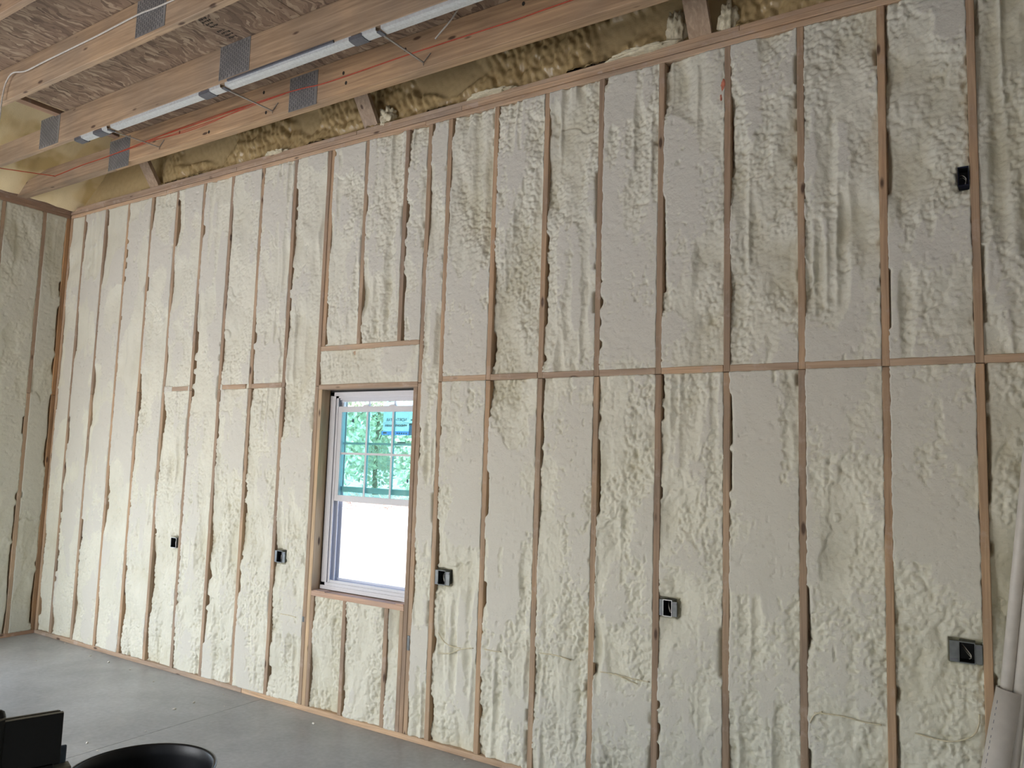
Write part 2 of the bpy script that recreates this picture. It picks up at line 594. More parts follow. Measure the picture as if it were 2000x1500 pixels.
def foam_height(X, Z, seed, rough=1.0, planed=0.5, run=1.0):
    """height towards the room in metres; <= 0.002 where planed flush with the studs"""
    wx = X + 0.008 * (vnoise(X / 0.06, Z / 0.12, seed + 5) - 0.5)
    wz = Z + 0.012 * (vnoise(X / 0.08, Z / 0.15, seed + 6) - 0.5)
    b1 = 1 - worley(wx / 0.0185, wz / 0.021, seed) ** 2 * 1.5
    b2 = 1 - worley(wx / 0.035, wz / 0.042, seed + 1) ** 2 * 1.4
    b3 = 1 - worley(wx / 0.085, wz / 0.15, seed + 7) ** 2 * 1.3
    act = sstep(0.36, 0.58, fbm(X / 0.15, Z / 0.30, seed + 2, 2))
    act2 = sstep(0.40, 0.60, fbm(X / 0.20, Z / 0.45, seed + 16, 2))
    runs = vnoise(wx / 0.058, wz / 0.9, seed + 3)
    runs = 1 - np.abs(2 * runs - 1) * 1.7
    runm = sstep(0.47, 0.63, fbm(X / 0.35, Z / 0.8, seed + 8, 2))
    low = fbm(X / 0.24, Z / 0.38, seed + 4, 3) - 0.5
    h = -0.004 + low * 0.056
    h = h + rough * ((0.35 + 0.65 * act) * (0.0115 * (b1 - .55) + 0.0125 * (b2 - .5)) + 0.013 * act2 * (b3 - .4))
    h = h + run * runm * 0.016 * (runs - .1)
    # overlapping passes of the gun: curved creases with a lip on one side
    cr = fbm(X / 0.30, Z / 0.50, seed + 12, 4) - 0.5
    crm = sstep(0.50, 0.60, fbm(X / 0.5, Z / 0.6, seed + 14, 1))
    h = h - 0.007 * np.exp(-(cr / 0.009) ** 2) * crm + 0.008 * sstep(-.02, .02, cr) * crm
    # large planed faces: everything above a slightly tilted knife plane is gone
    big = fbm(X / 0.42, Z / 0.42, seed + 18, 2)
    h = h + (planed - 0.64) * 0.05 + (big - .5) * 0.036
    saw = 0.0006 * np.sin((Z * 0.8 + X * 0.5) / 0.021 + 9 * vnoise(X / 0.15, Z / 0.15, seed))
    flat = 0.002 + saw + 0.0045 * (fbm(X / 0.11, Z / 0.16, seed + 9, 3) - 0.55) + 0.0014 * (vnoise(X / 0.016, Z / 0.016, seed + 19) - .5) - 0.004 * sstep(.80, .93, vnoise(X / .019, Z / .022, seed + 29)) * sstep(.35, .6, vnoise(X / .1, Z / .15, seed + 30))
    cut = h > flat
    tear = np.exp(-((h - flat) / .004) ** 2) * (vnoise(X / .018, Z / .018, seed + 25) - .6) * .004
    h2 = np.where(cut, flat + tear * .6, h - 0.0015 * sstep(-0.012, 0.0, h) + tear)
    return h2, cut.astype(np.float32) * np.clip((h - flat) / .004, 0.2, 1)


def grid_mesh(name, P, cut, hol, mat, parent, **kw):
    nz, nx = P.shape[:2]
    me = bpy.data.meshes.new(name)
    nv = nz * nx
    me.vertices.add(nv)
    me.vertices.foreach_set('co', P.reshape(-1).astype(np.float32))
    i = np.arange(nz - 1)[:, None] * nx + np.arange(nx - 1)[None]
    q = np.stack([i, i + 1, i + 1 + nx, i + nx], -1).reshape(-1, 4)
    nf = len(q)
    me.loops.add(nf * 4)
    me.loops.foreach_set('vertex_index', q.reshape(-1).astype(np.int32))
    me.polygons.add(nf)
    me.polygons.foreach_set('loop_start', (np.arange(nf) * 4).astype(np.int32))
    me.polygons.foreach_set('use_smooth', np.ones(nf, bool))
    me.update(calc_edges=True)
    for nm, arr in (('cut', cut), ('hollow', hol)):
        a = me.attributes.new(nm, 'FLOAT', 'POINT')
        a.data.foreach_set('value', arr.reshape(-1).astype(np.float32))
    me.materials.append(mat)
    o = bpy.data.objects.new(name, me)
    COL.objects.link(o)
    if parent is not None:
        o.parent = parent
        o.matrix_parent_inverse = parent.matrix_basis.inverted()
    tag(o, **kw)
    return o


CELL = 0.0068


def foam_bay(u0, u1, z0, z1, seed, parent, mat, plane='back', rough=1.0, planed=0.5, run=1.0, gapl=0.5, gapr=0.5, over=True, cell=CELL, holes=(), rfun=None, gapz=0.35):
    nx = max(6, int((u1 - u0) / cell))
    nz = max(6, int((z1 - z0) / cell))
    u = np.linspace(0, 1, nx + 1)
    u = np.concatenate([[0], u, [1]])
    zz = np.linspace(z0, z1, nz + 1)
    zz = np.concatenate([[z0], zz, [z1]])
    U, Z = np.meshgrid(u, zz)
    ovl = 0.0055 * (fbm(Z / 0.035, Z * 0 + 3.3, seed + 21, 3) - 0.42) * 2
    ovr = 0.0055 * (fbm(Z / 0.035, Z * 0 + 8.3, seed + 22, 3) - 0.42) * 2
    if not over:
        ovl = ovl * 0
        ovr = ovr * 0
    X = (u0 - ovl) * (1 - U) + (u1 + ovr) * U
    ovt = 0.006 * (fbm(X / 0.03, X * 0 + 5.1, seed + 23, 3) - 0.42)
    ovb = 0.006 * (fbm(X / 0.03, X * 0 + 1.1, seed + 24, 3) - 0.42)
    t = (Z - z0) / (z1 - z0)
    Z = Z - ovb * (1 - t) + ovt * t
    if rfun is None:
        rg, pl = rough, planed
    else:
        rg, pl = rfun(X, Z)
    h, cut = foam_height(X, Z, seed, rg, pl, run)
    # hollow edges beside the framing
    dl = X - u0
    dr = u1 - X
    gl = sstep(0.75 - 0.15 * gapl, 0.83 - 0.15 * gapl, fbm2(Z / gapz, Z * 0 + 2.2, seed + 31))
    gr = sstep(0.74 - 0.15 * gapr, 0.82 - 0.15 * gapr, fbm2(Z / gapz, Z * 0 + 6.2, seed + 32))
    wl = 0.005 + 0.013 * vnoise(Z / 0.2, Z * 0, seed + 33)
    wr = 0.005 + 0.013 * vnoise(Z / 0.2, Z * 0, seed + 34)
    g = gl * np.exp(-np.maximum(dl, 0) ** 2 / wl ** 2) + gr * np.exp(-np.maximum(dr, 0) ** 2 / wr ** 2)
    h = h - 0.042 * g
    cut = cut * (g < 0.08)
    # a low bead where foam squeezed against the framing
    for (hx0, hx1, hz0, hz1) in holes:
        d = np.maximum(np.maximum(hx0 - X, X - hx1), np.maximum(hz0 - Z, Z - hz1))
        h = np.where(d < 0, -0.085, np.where(d < 0.035, h - 0.010 * (1 - d / 0.035), h))
        cut = cut * (d > 0.01)
    # returned lip
    h[0, :] -= 0.02
    h[-1, :] -= 0.02
    h[:, 0] -= 0.02
    h[:, -1] -= 0.02
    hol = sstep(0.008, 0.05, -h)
    if plane == 'back':
        P = np.stack([X, -h, Z], -1)
    else:   # left wall: u runs along +y, room on +x
        P = np.stack([LX + h, X, Z], -1)
    if plane == 'left':
        pass
    return grid_mesh('spray_foam', P, cut, hol, mat, parent)


LX = -5.174      # plane of the left wall's stud faces
HT = 4.405       # underside of the top plates
HM = 2.472       # joint between lower and upper studs
TW = 0.038
SP = 0.4064
X_R = 5.0        # right end of the room
Y_F = -6.8       # front wall
ZD = 4.755       # underside of the subfloor deck

# ------------------------------------------------------------------ floor
floor = MB().box(LX - 0.14, X_R + .14, Y_F - .14, 0.14, -0.20, -0.02).build('floor', CONC, kind='structure')
jx = [-5.17, -1.645, 2.0, 5.0]
jy = [0.0, -3.6, -5.4, -6.8]
for i in range(3):
    for j in range(3):
        g = 0.0022
        x0 = jx[i] + (g if i else -0.14)
        x1 = jx[i + 1] - (g if i < 2 else -0.14)
        y1 = jy[j] - (g if j else -0.14)
        y0 = jy[j + 1] + (g if j < 2 else -0.14)
        MB().box(x0, x1, y0, y1, -0.02, 0.0).build('slab', CONC, floor)

# ------------------------------------------------------------------ back wall
ZT = HT + 3 * TW
wb = MB()
OX0, OX1, OZ0, OZ1 = -1.171, -0.243, 0.896, 2.444     # rough opening
for (x0, x1, z0, z1) in ((LX - .14, OX0, -0.05, 6.2), (OX1, X_R + .14, -0.05, 6.2), (OX0, OX1, -0.05, OZ0), (OX0, OX1, OZ1, 6.2)):
    wb.box(x0, x1, 0.14, 0.155, z0, z1)
wall_back = wb.build('wall_back', OSB, kind='structure')

BOARDS = 0


def board(x0, x1, y0, y1, z0, z1, mat, parent, name='stud', jit=0.0015):
    global BOARDS
    BOARDS += 1
    j = lambda: random.uniform(-jit, jit)
    me = MB().box(x0, x1, y0 + j(), y1, z0, z1, bev=0.0028).mesh(name)
    return link(name, me, mat, parent)


def studpair(xc, parent=wall_back, w=TW, split=True):
    if split:
        a = random.uniform(-.0015, .0015)
        board(xc - w / 2 + a, xc + w / 2 + a, 0, 0.14, TW, HM - 0.0015, STUD, parent)
        a = random.uniform(-.0015, .0015)
        board(xc - w / 2 + a, xc + w / 2 + a, 0, 0.14, HM + 0.0015, HT, STUD, parent)
    else:
        board(xc - w / 2, xc + w / 2, 0, 0.14, TW, HT, STUD, parent)


grid = {}
for i in range(1, 10):
    grid[i] = -SP * (14 - i) + 0.395 - 0.395
xs = {0: LX + 0.019, 1: -4.877, 2: -4.474, 3: -4.067, 4: -3.662, 5: -3.257, 6: -2.847, 7: -2.443, 8: -2.035, 9: -1.622}
for i in range(14, 27):
    xs[i] = SP * (i - 14)
for i, x in xs.items():
    studpair(x, split=(i > 0))
# corner nailer of darker, older board
# framing round the window
KL0, KL1 = -1.250, -1.211      # king stud left
KR0, KR1 = -0.205, -0.167
board(KL0, KL1, 0, .14, TW, HM - .0015, STUD, wall_back)
board(KL0, KL1, 0, .14, HM + .0015, HT, STUD, wall_back)
board(KR0, KR1, 0, .14, TW, HM - .0015, STUD, wall_back)
board(KR0, KR1, 0, .14, HM + .0015, HT, STUD, wall_back)
board(KL1 + .001, OX0, 0, .14, TW, OZ1, JAMB_LIT, wall_back, 'jack_stud')
board(OX1, KR0 - .001, 0, .14, TW, OZ1, STUD, wall_back, 'jack_stud')
board(OX0 + .001, OX0 + .036, 0, .14, TW, OZ0 - TW, STUD, wall_back, 'cripple_stud')
board(OX1 - .037, OX1 - .001, 0, .14, TW, OZ0 - TW, STUD, wall_back, 'cripple_stud')
for x in (-0.815, -0.406):
    board(x - .019, x + .019, 0, .14, TW, OZ0 - TW, STUD, wall_back, 'cripple_stud')
board(OX0 + .0005, OX1 - .0005, -0.001, .14, OZ0 - TW, OZ0, SILL_LIT, wall_back, 'sill_plate')
board(KL1 + .001, KR0 - .001, 0, .14, OZ1, OZ1 + TW, PLATE, wall_back, 'header_plate')
board(KL1 + .001, KR0 - .001, 0.03, .14, OZ1 + TW, 2.750, PLATE, wall_back, 'header')
board(KL1 + .001, KR0 - .001, 0, .14, 2.750, 2.788, PLATE, wall_back, 'header_plate')
board(KL1 + .001, KL1 + .039, 0.004, .14, 2.788, HT, STUD, wall_back, 'cripple_stud')
for x in (-0.811, -0.403):
    board(x - .019, x + .019, 0, .14, 2.788, HT, STUD, wall_back, 'cripple_stud')
# plates: lengths butt at different joints
board(LX, -1.9, 0, .14, 0, TW, PLATE, wall_back, 'bottom_plate')
board(-1.899, 1.9, 0, .14, 0, TW, PLATE, wall_back, 'bottom_plate')
board(1.901, X_R, 0, .14, 0, TW, PLATE, wall_back, 'bottom_plate')
for k, js in enumerate(((LX, -3.45, -0.235, 3.0, X_R), (LX, -2.4, 0.10, 3.9, X_R), (LX, -0.95, 2.1, X_R))):
    z = HT + k * TW
    for a, c_ in zip(js[:-1], js[1:]):
        board(a, c_ - .0015, (0.0, -0.006, 0.005)[k], .14, z + .0018, z + TW - .0018, PLATE, wall_back, 'top_plate')


# blocking at the mid joint
def nb(i):
    return xs[i] + TW / 2, xs[i + 1] - TW / 2


BLK = {5: (.30, .95), 7: (.06, .9), 8: (0, 1), 14: (0, 1), 15: (0, 1), 16: (0, 1), 17: (0, 1), 18: (0, 1), 19: (0, 1), 20: (0, 1), 21: (0, 1), 22: (0, 1), 23: (0, 1), 24: (0, 1), 25: (0, 1), 26: (0, 1)}
BZ0, BZ1 = HM + .001, HM + .040
ends = sorted(xs.items())
# bays: (left face, right face, index)
bays = []
for i in range(0, 9):
    bays.append((xs[i] + TW / 2, xs[i + 1] - TW / 2, i))
bays.append((xs[9] + TW / 2, KL0, 9))
bays.append((KR1, xs[14] - TW / 2, 13))
for i in range(14, 26):
    bays.append((xs[i] + TW / 2, xs[i + 1] - TW / 2, i))
HOLES = {5: [(-2.966, -2.882, 1.058, 1.162)], 9: [(-1.600, -1.475, 1.062, 1.170)], 14: [(0.022, 0.150, 1.068, 1.182)],
         18: [(1.648, 1.760, 1.072, 1.182)], 21: [(3.095, 3.232, 1.052, 1.168), (3.178, 3.232, 3.346, 3.460)]}


def profile(i):
    """roughness and planing per bay, varying with height the way the wall does"""
    def f(X, Z):
        n = fbm(X / 0.8, Z / 0.9, 40 + i, 2)
        if i <= 3:
            r = 0.12 + 0.75 * sstep(2.2, 0.9, Z) * (0.5 + 0.6 * n)
            p = 0.70 - 0.18 * sstep(1.9, 0.6, Z) + 0.25 * (n - .5)
        elif i <= 9:
            r = 0.35 + 0.65 * sstep(3.6, 1.6, Z) * (0.4 + n)
            p = 0.58 - 0.22 * sstep(2.0, 0.8, Z) + 0.4 * (n - .5)
        elif i <= 13:
            r = 0.55 + 0.4 * n + 0 * Z
            p = 0.52 + 0.5 * (n - .5)
        elif i in (20, 21):
            r = 0.9 + 0.5 * sstep(1.5, 0.6, Z) + 0 * Z
            p = 0.46 + 0.30 * sstep(3.0, 2.6, Z) * sstep(1.0, 1.5, Z) - 0.22 * sstep(3.2, 3.9, Z) + 0.5 * (n - .5)
        elif i >= 22:
            r = 0.9 + 0 * Z
            p = 0.10 + 0.2 * (n - .5)
        else:
            r = 0.75 + 0.5 * n
            p = 0.44 + 0.16 * sstep(2.6, 1.8, Z) * sstep(1.0, 1.5, Z) + 0.55 * (n - .5)
        return r, p
    return f


for (a, c_, i) in bays:
    fn = profile(i)
    kw = dict(rfun=fn, run=0.35 if i <= 3 else (0.9 if i <= 9 else 1.25), gapl=0.75 if i > 0 else .3, gapr=0.25, holes=HOLES.get(i, ()))
    if i >= 22:
        kw['gapl'] = 1.6
    if i >= 24:
        kw['cell'] = 0.03
    if i in BLK:
        t0, t1 = BLK[i]
        b0, b1 = a + (c_ - a) * t0, a + (c_ - a) * t1
        board(b0, b1, 0.0, .09, BZ0, BZ1, PLATE, wall_back, 'blocking')
        if t0 > 0 or t1 < 1:
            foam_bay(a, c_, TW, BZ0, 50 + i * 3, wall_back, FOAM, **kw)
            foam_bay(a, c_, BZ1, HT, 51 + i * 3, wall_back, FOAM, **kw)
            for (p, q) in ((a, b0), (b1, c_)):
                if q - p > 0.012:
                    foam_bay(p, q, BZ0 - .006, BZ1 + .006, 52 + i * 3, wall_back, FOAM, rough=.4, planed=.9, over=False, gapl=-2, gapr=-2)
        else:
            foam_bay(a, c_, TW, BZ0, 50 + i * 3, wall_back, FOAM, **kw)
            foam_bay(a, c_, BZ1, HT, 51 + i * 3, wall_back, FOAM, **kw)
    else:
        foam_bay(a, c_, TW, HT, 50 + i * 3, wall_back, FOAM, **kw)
# window bay
fw = profile(11)
for k, (a, c_) in enumerate(((KL1 + .039, -.830), (-.792, -.422), (-.384, KR0))):
    foam_bay(a, c_, 2.788, HT, 200 + k, wall_back, FOAM, rfun=fw, run=.9, gapl=.8, gapr=.4)
foam_bay(KL1, KR0, OZ1 + TW, 2.750, 210, wall_back, FOAM, rough=.55, planed=.62, run=.7, gapl=.5, gapr=.2)
for k, (a, c_) in enumerate(((OX0 + .036, -.834), (-.796, -.425), (-.387, OX1 - .037))):
    foam_bay(a, c_, TW, OZ0 - TW, 220 + k, wall_back, FOAM, rough=1.0, planed=.42, run=.8, gapl=.7, gapr=.5)
Cv = Vector(CPOS)


def ray(px, py):
    u = (px - 1000) / 1494.896
    v = (py - 750) / 1494.896
    d = R.T @ np.array([u, v, 1.0])
    return Vector(d)


def on_wall(px, py, y=0.0):
    d = ray(px, py)
    return Cv + d * ((y - Cv.y) / d.y)


# cables stapled in the bays and sprayed over: thin ridges in the foam
for pts in ([(1787, 1432), (1830, 1444), (1865, 1448), (1900, 1437), (1912, 1415), (1913, 1395)],
            [(1590, 1392), (1640, 1398), (1690, 1411), (1722, 1416)],
            [(1582, 1412), (1590, 1397), (1606, 1390)],
            [(1172, 1312), (1200, 1317), (1240, 1327), (1268, 1332)],
            [(1200, 1316), (1230, 1330), (1245, 1336)],
            [(1054, 1276), (1085, 1280), (1115, 1290)],
            [(946, 1268), (965, 1272), (978, 1273)],
            [(856, 1236), (866, 1252), (880, 1262), (900, 1266)],
            [(856, 1276), (880, 1276), (900, 1268), (925, 1266)],
            [(548, 1199), (565, 1202), (578, 1206)]):
    P_ = [on_wall(*p, y=-.0015) for p in pts]
    MB().tube(smooth_path(P_, 4), .0042, 6).build('sprayed_cable', FOAM_BLOB, wall_back, smooth=True)
# nail-on protection plates on studs beside the window
MB().box(-1.247, -1.226, -0.0035, 0.0, 0.650, 0.690, bev=.0008).build('nail_plate', BOXM, wall_back)
MB().box(-0.199, -0.176, -0.0035, 0.0, 0.600, 0.700, bev=.0008).build('nail_plate', BOXM, wall_back)
# marker-orange residue on foam
for (x, z, sx, sz) in ((2.003, 4.17, .018, .05), (1.993, 4.10, .008, .03)):
    bm = bmesh.new()
    bmesh.ops.create_icosphere(bm, subdivisions=2, radius=1)
    for v in bm.verts:
        v.co = Vector((x + v.co.x * sx * random.uniform(.6, 1.1), 0.004 + v.co.y * 0.010 * random.uniform(.6, 1.1), z + v.co.z * sz * random.uniform(.6, 1.0)))
    me = bpy.data.meshes.new('residue')
    bm.to_mesh(me)
    bm.free()
    link('residue', me, PINK, wall_back, label='orange residue stuck to the foam')

# gable above the plate: scalloped foam, thick
nx, nz = 900, 110
X, Z = np.meshgrid(np.linspace(LX, X_R, nx), np.linspace(ZT - .004, 5.75, nz))
sc_ = worley(X / 0.042 + 0.4 * Z / .05, Z / 0.085, 301)
h = 0.030 * (1 - sc_ ** 2 * 1.5) + 0.018 * (1 - worley(X / .028, Z / .045, 302) ** 2) + 0.05 * (fbm(X / .4, Z / .25, 303, 3) - .5)
am = sstep(.28, .44, fbm(X / .5, Z / .3, 304, 2)) * sstep(LX + 1.3, LX + 1.9, X)
h = h * (0.15 + 0.85 * am)
h += 0.05 * np.exp(-((Z - ZT) / .02) ** 2) * sstep(.5, .65, vnoise(X / .25, X * 0, 305))
Pg = np.stack([X, 0.075 - h, Z], -1)
grid_mesh('spray_foam', Pg, (1 - am) * .6, sstep(-.0, .03, .016 - h) * am, FOAM_GABLE_SHADED, wall_back)
# slanting braces behind the first joist
for x in (-3.68, -0.80, 1.86, 4.5):
    me = MB().bar((x, 0.07, 4.47), (x - .0, -0.40, 5.16), 0.14, 0.038, up=(0, 1, .6)).mesh('brace')
    link('brace', me, BOARD_D, wall_back)
# blobs of foam at the foot of the braces
for (x, y, z, sx, sz) in ((-0.66, 0.045, 4.575, .075, .085), (1.70, .05, 4.62, .06, .12), (2.02, .05, 4.60, .055, .10), (0.33, 0.015, 4.522, .19, .018), (-1.9, .02, 4.522, .13, .015), (1.5, .01, 4.522, .22, .02)):
    bm = bmesh.new()
    bmesh.ops.create_icosphere(bm, subdivisions=4, radius=1)
    co = np.array([v.co[:] for v in bm.verts])
    wn_ = 0.55 + 0.75 * (1 - worley(co[:, 0] * 2.2 + x * 3 + co[:, 1], co[:, 2] * 1.8 + co[:, 1] * 1.3, 77)) + .25 * (vnoise(co[:, 0] * 6, co[:, 2] * 6, 5) - .5)
    for v, k in zip(bm.verts, wn_):
        v.co = Vector((x + v.co.x * sx * k, y + v.co.y * .05 * k, z + v.co.z * sz * k))
    me = bpy.data.meshes.new('foam_blob')
    bm.to_mesh(me)
    bm.free()
    link('foam_blob', me, FOAM_BLOB, wall_back, smooth=True)

# ------------------------------------------------------------------ left wall
wl = MB()
DY0, DY1, DZ1 = -3.13, -1.97, 2.12   # doorway out of frame, the daylight comes through it
for (y0, y1, z0, z1) in ((Y_F - .14, DY0, -.05, 6.2), (DY1, .155, -.05, 6.2), (DY0, DY1, DZ1, 6.2)):
    wl.box(LX - .155, LX - .14, y0, y1, z0, z1)
wall_left = wl.build('wall_left', OSB, kind='structure')
ly = [-0.0195, -.267, -.666, -1.073, -1.479, -1.93]
ly += [-3.15 - SP * k for k in range(0, 9)]
for k, y in enumerate(ly):
    w = TW if k else .040
    m_ = CORNER if k == 0 else STUD
    for (z0, z1) in ((TW, HM - .001), (HM + .001, HT)):
        me = MB().box(LX - .14, LX + random.uniform(-.001, .001), y - w / 2, y + w / 2, z0, z1, bev=.0028).mesh('stud')
        link('stud', me, m_, wall_left)
for (y0, y1) in ((DY1, -.002), (Y_F, DY0)):
    me = MB().box(LX - .14, LX, y0, y1, 0, TW, bev=.002).mesh('bottom_plate')
    link('bottom_plate', me, PLATE_Y, wall_left)
for k, js in enumerate(((-6.8, -4.9, -1.2, -.002), (-6.8, -6, -2.6, -.002), (-6.8, -3.9, -.002))):
    for y0, y1 in zip(js[:-1], js[1:]):
        me = MB().box(LX - .14, LX + .001 * k, y0, y1 - .0015, HT + k * TW + .0008, HT + (k + 1) * TW - .0008, bev=.0025).mesh('top_plate')
        link('top_plate', me, PLATE_Y, wall_left)
ys = sorted(ly)
for k in range(len(ys) - 1):
    a, c_ = ys[k] + TW / 2, ys[k + 1] - TW / 2
    if abs((a + c_) / 2 - (DY0 + DY1) / 2) < .6:
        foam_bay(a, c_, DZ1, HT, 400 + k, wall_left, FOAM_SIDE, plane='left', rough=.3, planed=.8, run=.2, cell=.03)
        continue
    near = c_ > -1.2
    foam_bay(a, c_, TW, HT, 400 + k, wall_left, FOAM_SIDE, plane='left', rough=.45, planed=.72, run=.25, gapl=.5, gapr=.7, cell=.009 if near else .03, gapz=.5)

# ------------------------------------------------------------------ other walls (out of frame)
wr_ = MB().box(X_R, X_R + .155, Y_F - .14, .155, -.05, 6.2).build('wall_right', PAINT, kind='structure')
wf = MB()
for (x0, x1, z0, z1) in ((LX - .15, -4.68, -.05, 6.2), (-4.68, -1.02, 3.05, 6.2), (-1.02, 2.98, -.05, 6.2), (2.98, 4.22, -.05, .93), (2.98, 4.22, 2.47, 6.2), (4.22, X_R + .15, -.05, 6.2)):
    wf.box(x0, x1, Y_F - .14, Y_F, z0, z1)
wf.build('wall_front', PAINT, kind='structure')

# ------------------------------------------------------------------ ceiling: OSB deck on joists
DX0 = -3.28
ceiling = MB().box(LX - .155, X_R + .155, Y_F - .155, .155, 6.18, 6.25).build('ceiling', OSB, kind='structure')
rowsy = [(-.475, -1.057), (-1.057, -2.276), (-2.276, -3.495), (-3.495, -4.714), (-4.714, -5.933), (-5.933, -6.799)]
for r_, (y1, y0) in enumerate(rowsy):
    off = -2.844 if r_ % 2 else -1.95
    seams = [DX0] + [s for s in (off + 2.426 * k for k in range(0, 5)) if DX0 + .2 < s < X_R - .05] + [X_R]
    for a, c_ in zip(seams[:-1], seams[1:]):
        dz = random.uniform(0, .002)
        me = MB().box(a + .002, c_ - .002, y0 + .0015, y1 - .0015, ZD + dz, ZD + .0185 + dz).mesh('osb_panel')
        link('osb_panel', me, OSB, ceiling)
# knee wall plate; a black sheet paints the shade of the gap beside it
MB().box(DX0 - .03, DX0 - .012, Y_F, -.5, ZD + .02, ZD + .30).build('gap_shade', NEARBLACK, ceiling)
MB().box(DX0 - .15, DX0 - .07, Y_F, -.56, ZD - .012, ZD + .026).build('knee_wall_plate', PLATE_Y, ceiling)
# sloping underside of the roof at the left, foamed
ns, ny = 120, 600
S_, Y_ = np.meshgrid(np.linspace(0, 1, ns), np.linspace(.08, -4.6, ny))
Xr = LX + .02 + S_ * 2.31
Zr = ZT - .005 + S_ * 1.57
hh = 0.05 * (fbm(Xr / .35, Y_ / .35, 501, 3) - .5) + .006 * (1 - worley(Xr / .05, Y_ / .05, 502) ** 2) * sstep(.5, .7, fbm(Xr / .3, Y_ / .3, 503, 2))
hh += .04 * np.exp(-(S_ / .05) ** 2) * vnoise(Y_ / .12, Y_ * 0, 504)
cutr = sstep(.42, .6, fbm(Xr / .22, Y_ / .22, 505, 2))
Pr = np.stack([Xr + hh * .55, Y_, Zr - hh * .83], -1)
grid_mesh('spray_foam', Pr, cutr, sstep(.55, .75, fbm(Xr / .15, Y_ / .2, 507, 3)) * .6, FOAM_ROOF, ceiling)
# roof above, closing the attic
MB().prism([(LX - .2, ZT + .05), (-2.6, ZT + 1.70), (-2.6, ZT + 1.8), (LX - .2, ZT + .17)], 'Y', Y_F - .1, .14).build('roof_deck', OSB, ceiling)

# joists (bottom chords of the trusses) with toothed plates
JB = 4.487


def plate_mesh(x0, x1, y, z0, z1):
    """toothed truss plate: rows of slots pressed out"""
    m_ = MB()
    m_.box(x0, x1, y - .0025, y + .0005, z0, z1)
    return m_


def slot_mesh(x0, x1, y, z0, z1):
    m_ = MB()
    for i_ in range(int((x1 - x0 - .01) / .0205)):
        xx = x0 + .010 + i_ * .0205
        z = z0 + .006 + (.016 if i_ % 2 else 0)
        while z + .024 < z1:
            m_.box(xx, xx + .0065, y - .0036, y - .0024, z, z + .024)
            z += .032
    return m_


def joist(y0, y1, plates, splice=None, full=True):
    root = MB().box(DX0 - (.36 if y0 < -1 else .22), X_R, y0, y1, JB, ZD - .001, bev=.003).build('joist', JOIST, ceiling)
    e = DX0 - (.36 if y0 < -1 else .22)
    MB().prism([(LX - .05, JB), (e - .001, JB), (e - .001, JB + .19), (-4.6, JB + .19), (LX - .05, JB + .10)], 'Y', y0 + .001, y1 - .001).build('joist_end', JOIST, root)
    for (x0, x1, z0, z1) in plates:
        tp = plate_mesh(x0, x1, y0, z0, z1).build('truss_plate', STEELD, root)
        slot_mesh(x0, x1, y0, z0, z1).build('plate_teeth', STEELS, root, kind='stuff')
    return root


J1 = joist(-.553, -.466, [(-3.50, -3.18, 4.448, 4.728), (-1.105, -.808, 4.472, 4.735)])
J2 = joist(-1.080, -1.040, [(-3.66, -3.345, 4.494, ZD), (-1.22, -.90, 4.508, ZD - .002)])
J3 = joist(-1.702, -1.658, [(-1.21, -.90, 4.505, ZD - .004), (-3.66, -3.345, 4.494, ZD)])
J4 = joist(-2.290, -2.248, [(-1.0, -.69, 4.505, ZD - .004)])
for k in range(5, 12):
    yb = -2.25 - .61 * (k - 4)
    joist(yb - .04, yb, [])
# knots drilled dark in the joist faces: recessed holes seen as small dark discs
for (px, pz) in ((-2.45, 4.60), (-1.40, 4.70), (-1.36, 4.53), (-2.05, 4.52), (-.55, 4.64), (-.52, 4.56), (.02, 4.66), (.95, 4.70)):
    m_ = MB()
    n = 10
    base = [(px + .011 * math.cos(2 * math.pi * i / n), pz + .014 * math.sin(2 * math.pi * i / n)) for i in range(n)]
    m_.prism(base, 'Y', -.5545, -.5525)
    m_.build('knot', INK, J1)
# printed grade stamp on the deck (illegible in the photograph): rows of short strokes
st = MB()
for r_ in range(9):
    y_ = -1.38 + r_ * .030
    if r_ == 4:
        continue
    x_ = -1.07 + random.uniform(0, .01)
    while x_ < -.99:
        w = random.uniform(.004, .016)
        st.box(x_, x_ + w, y_, y_ + random.uniform(.010, .018), ZD - .0012, ZD - .0004)
        x_ += w + random.uniform(.004, .010)
st.build('printed_stamp', INK, ceiling, kind='stuff')

# ------------------------------------------------------------------ metal rail under the second joist
rail = empty('metal_rail', (-1.0, -1.045, 4.46), label='long pale metal rail with dark sleeves clipped under the second ceiling joist', cat='rail')
RZ = 4.462


def rail_seg(a, c_, mat, name, w=.050, dz=0.0):
    p = [(-1.075, RZ + .022 + dz), (-1.072, RZ + .004 + dz), (-1.050, RZ + dz), (-1.050 + w - .012, RZ + dz), (-1.048 + w - .004, RZ + .006 + dz), (-1.048 + w, RZ + .020 + dz)]
    q = [(y, z + .003) for y, z in reversed(p)]
    m_ = MB().prism([(y, z) for y, z in p + q], 'X', a, c_)
    return m_.build(name, mat, rail)


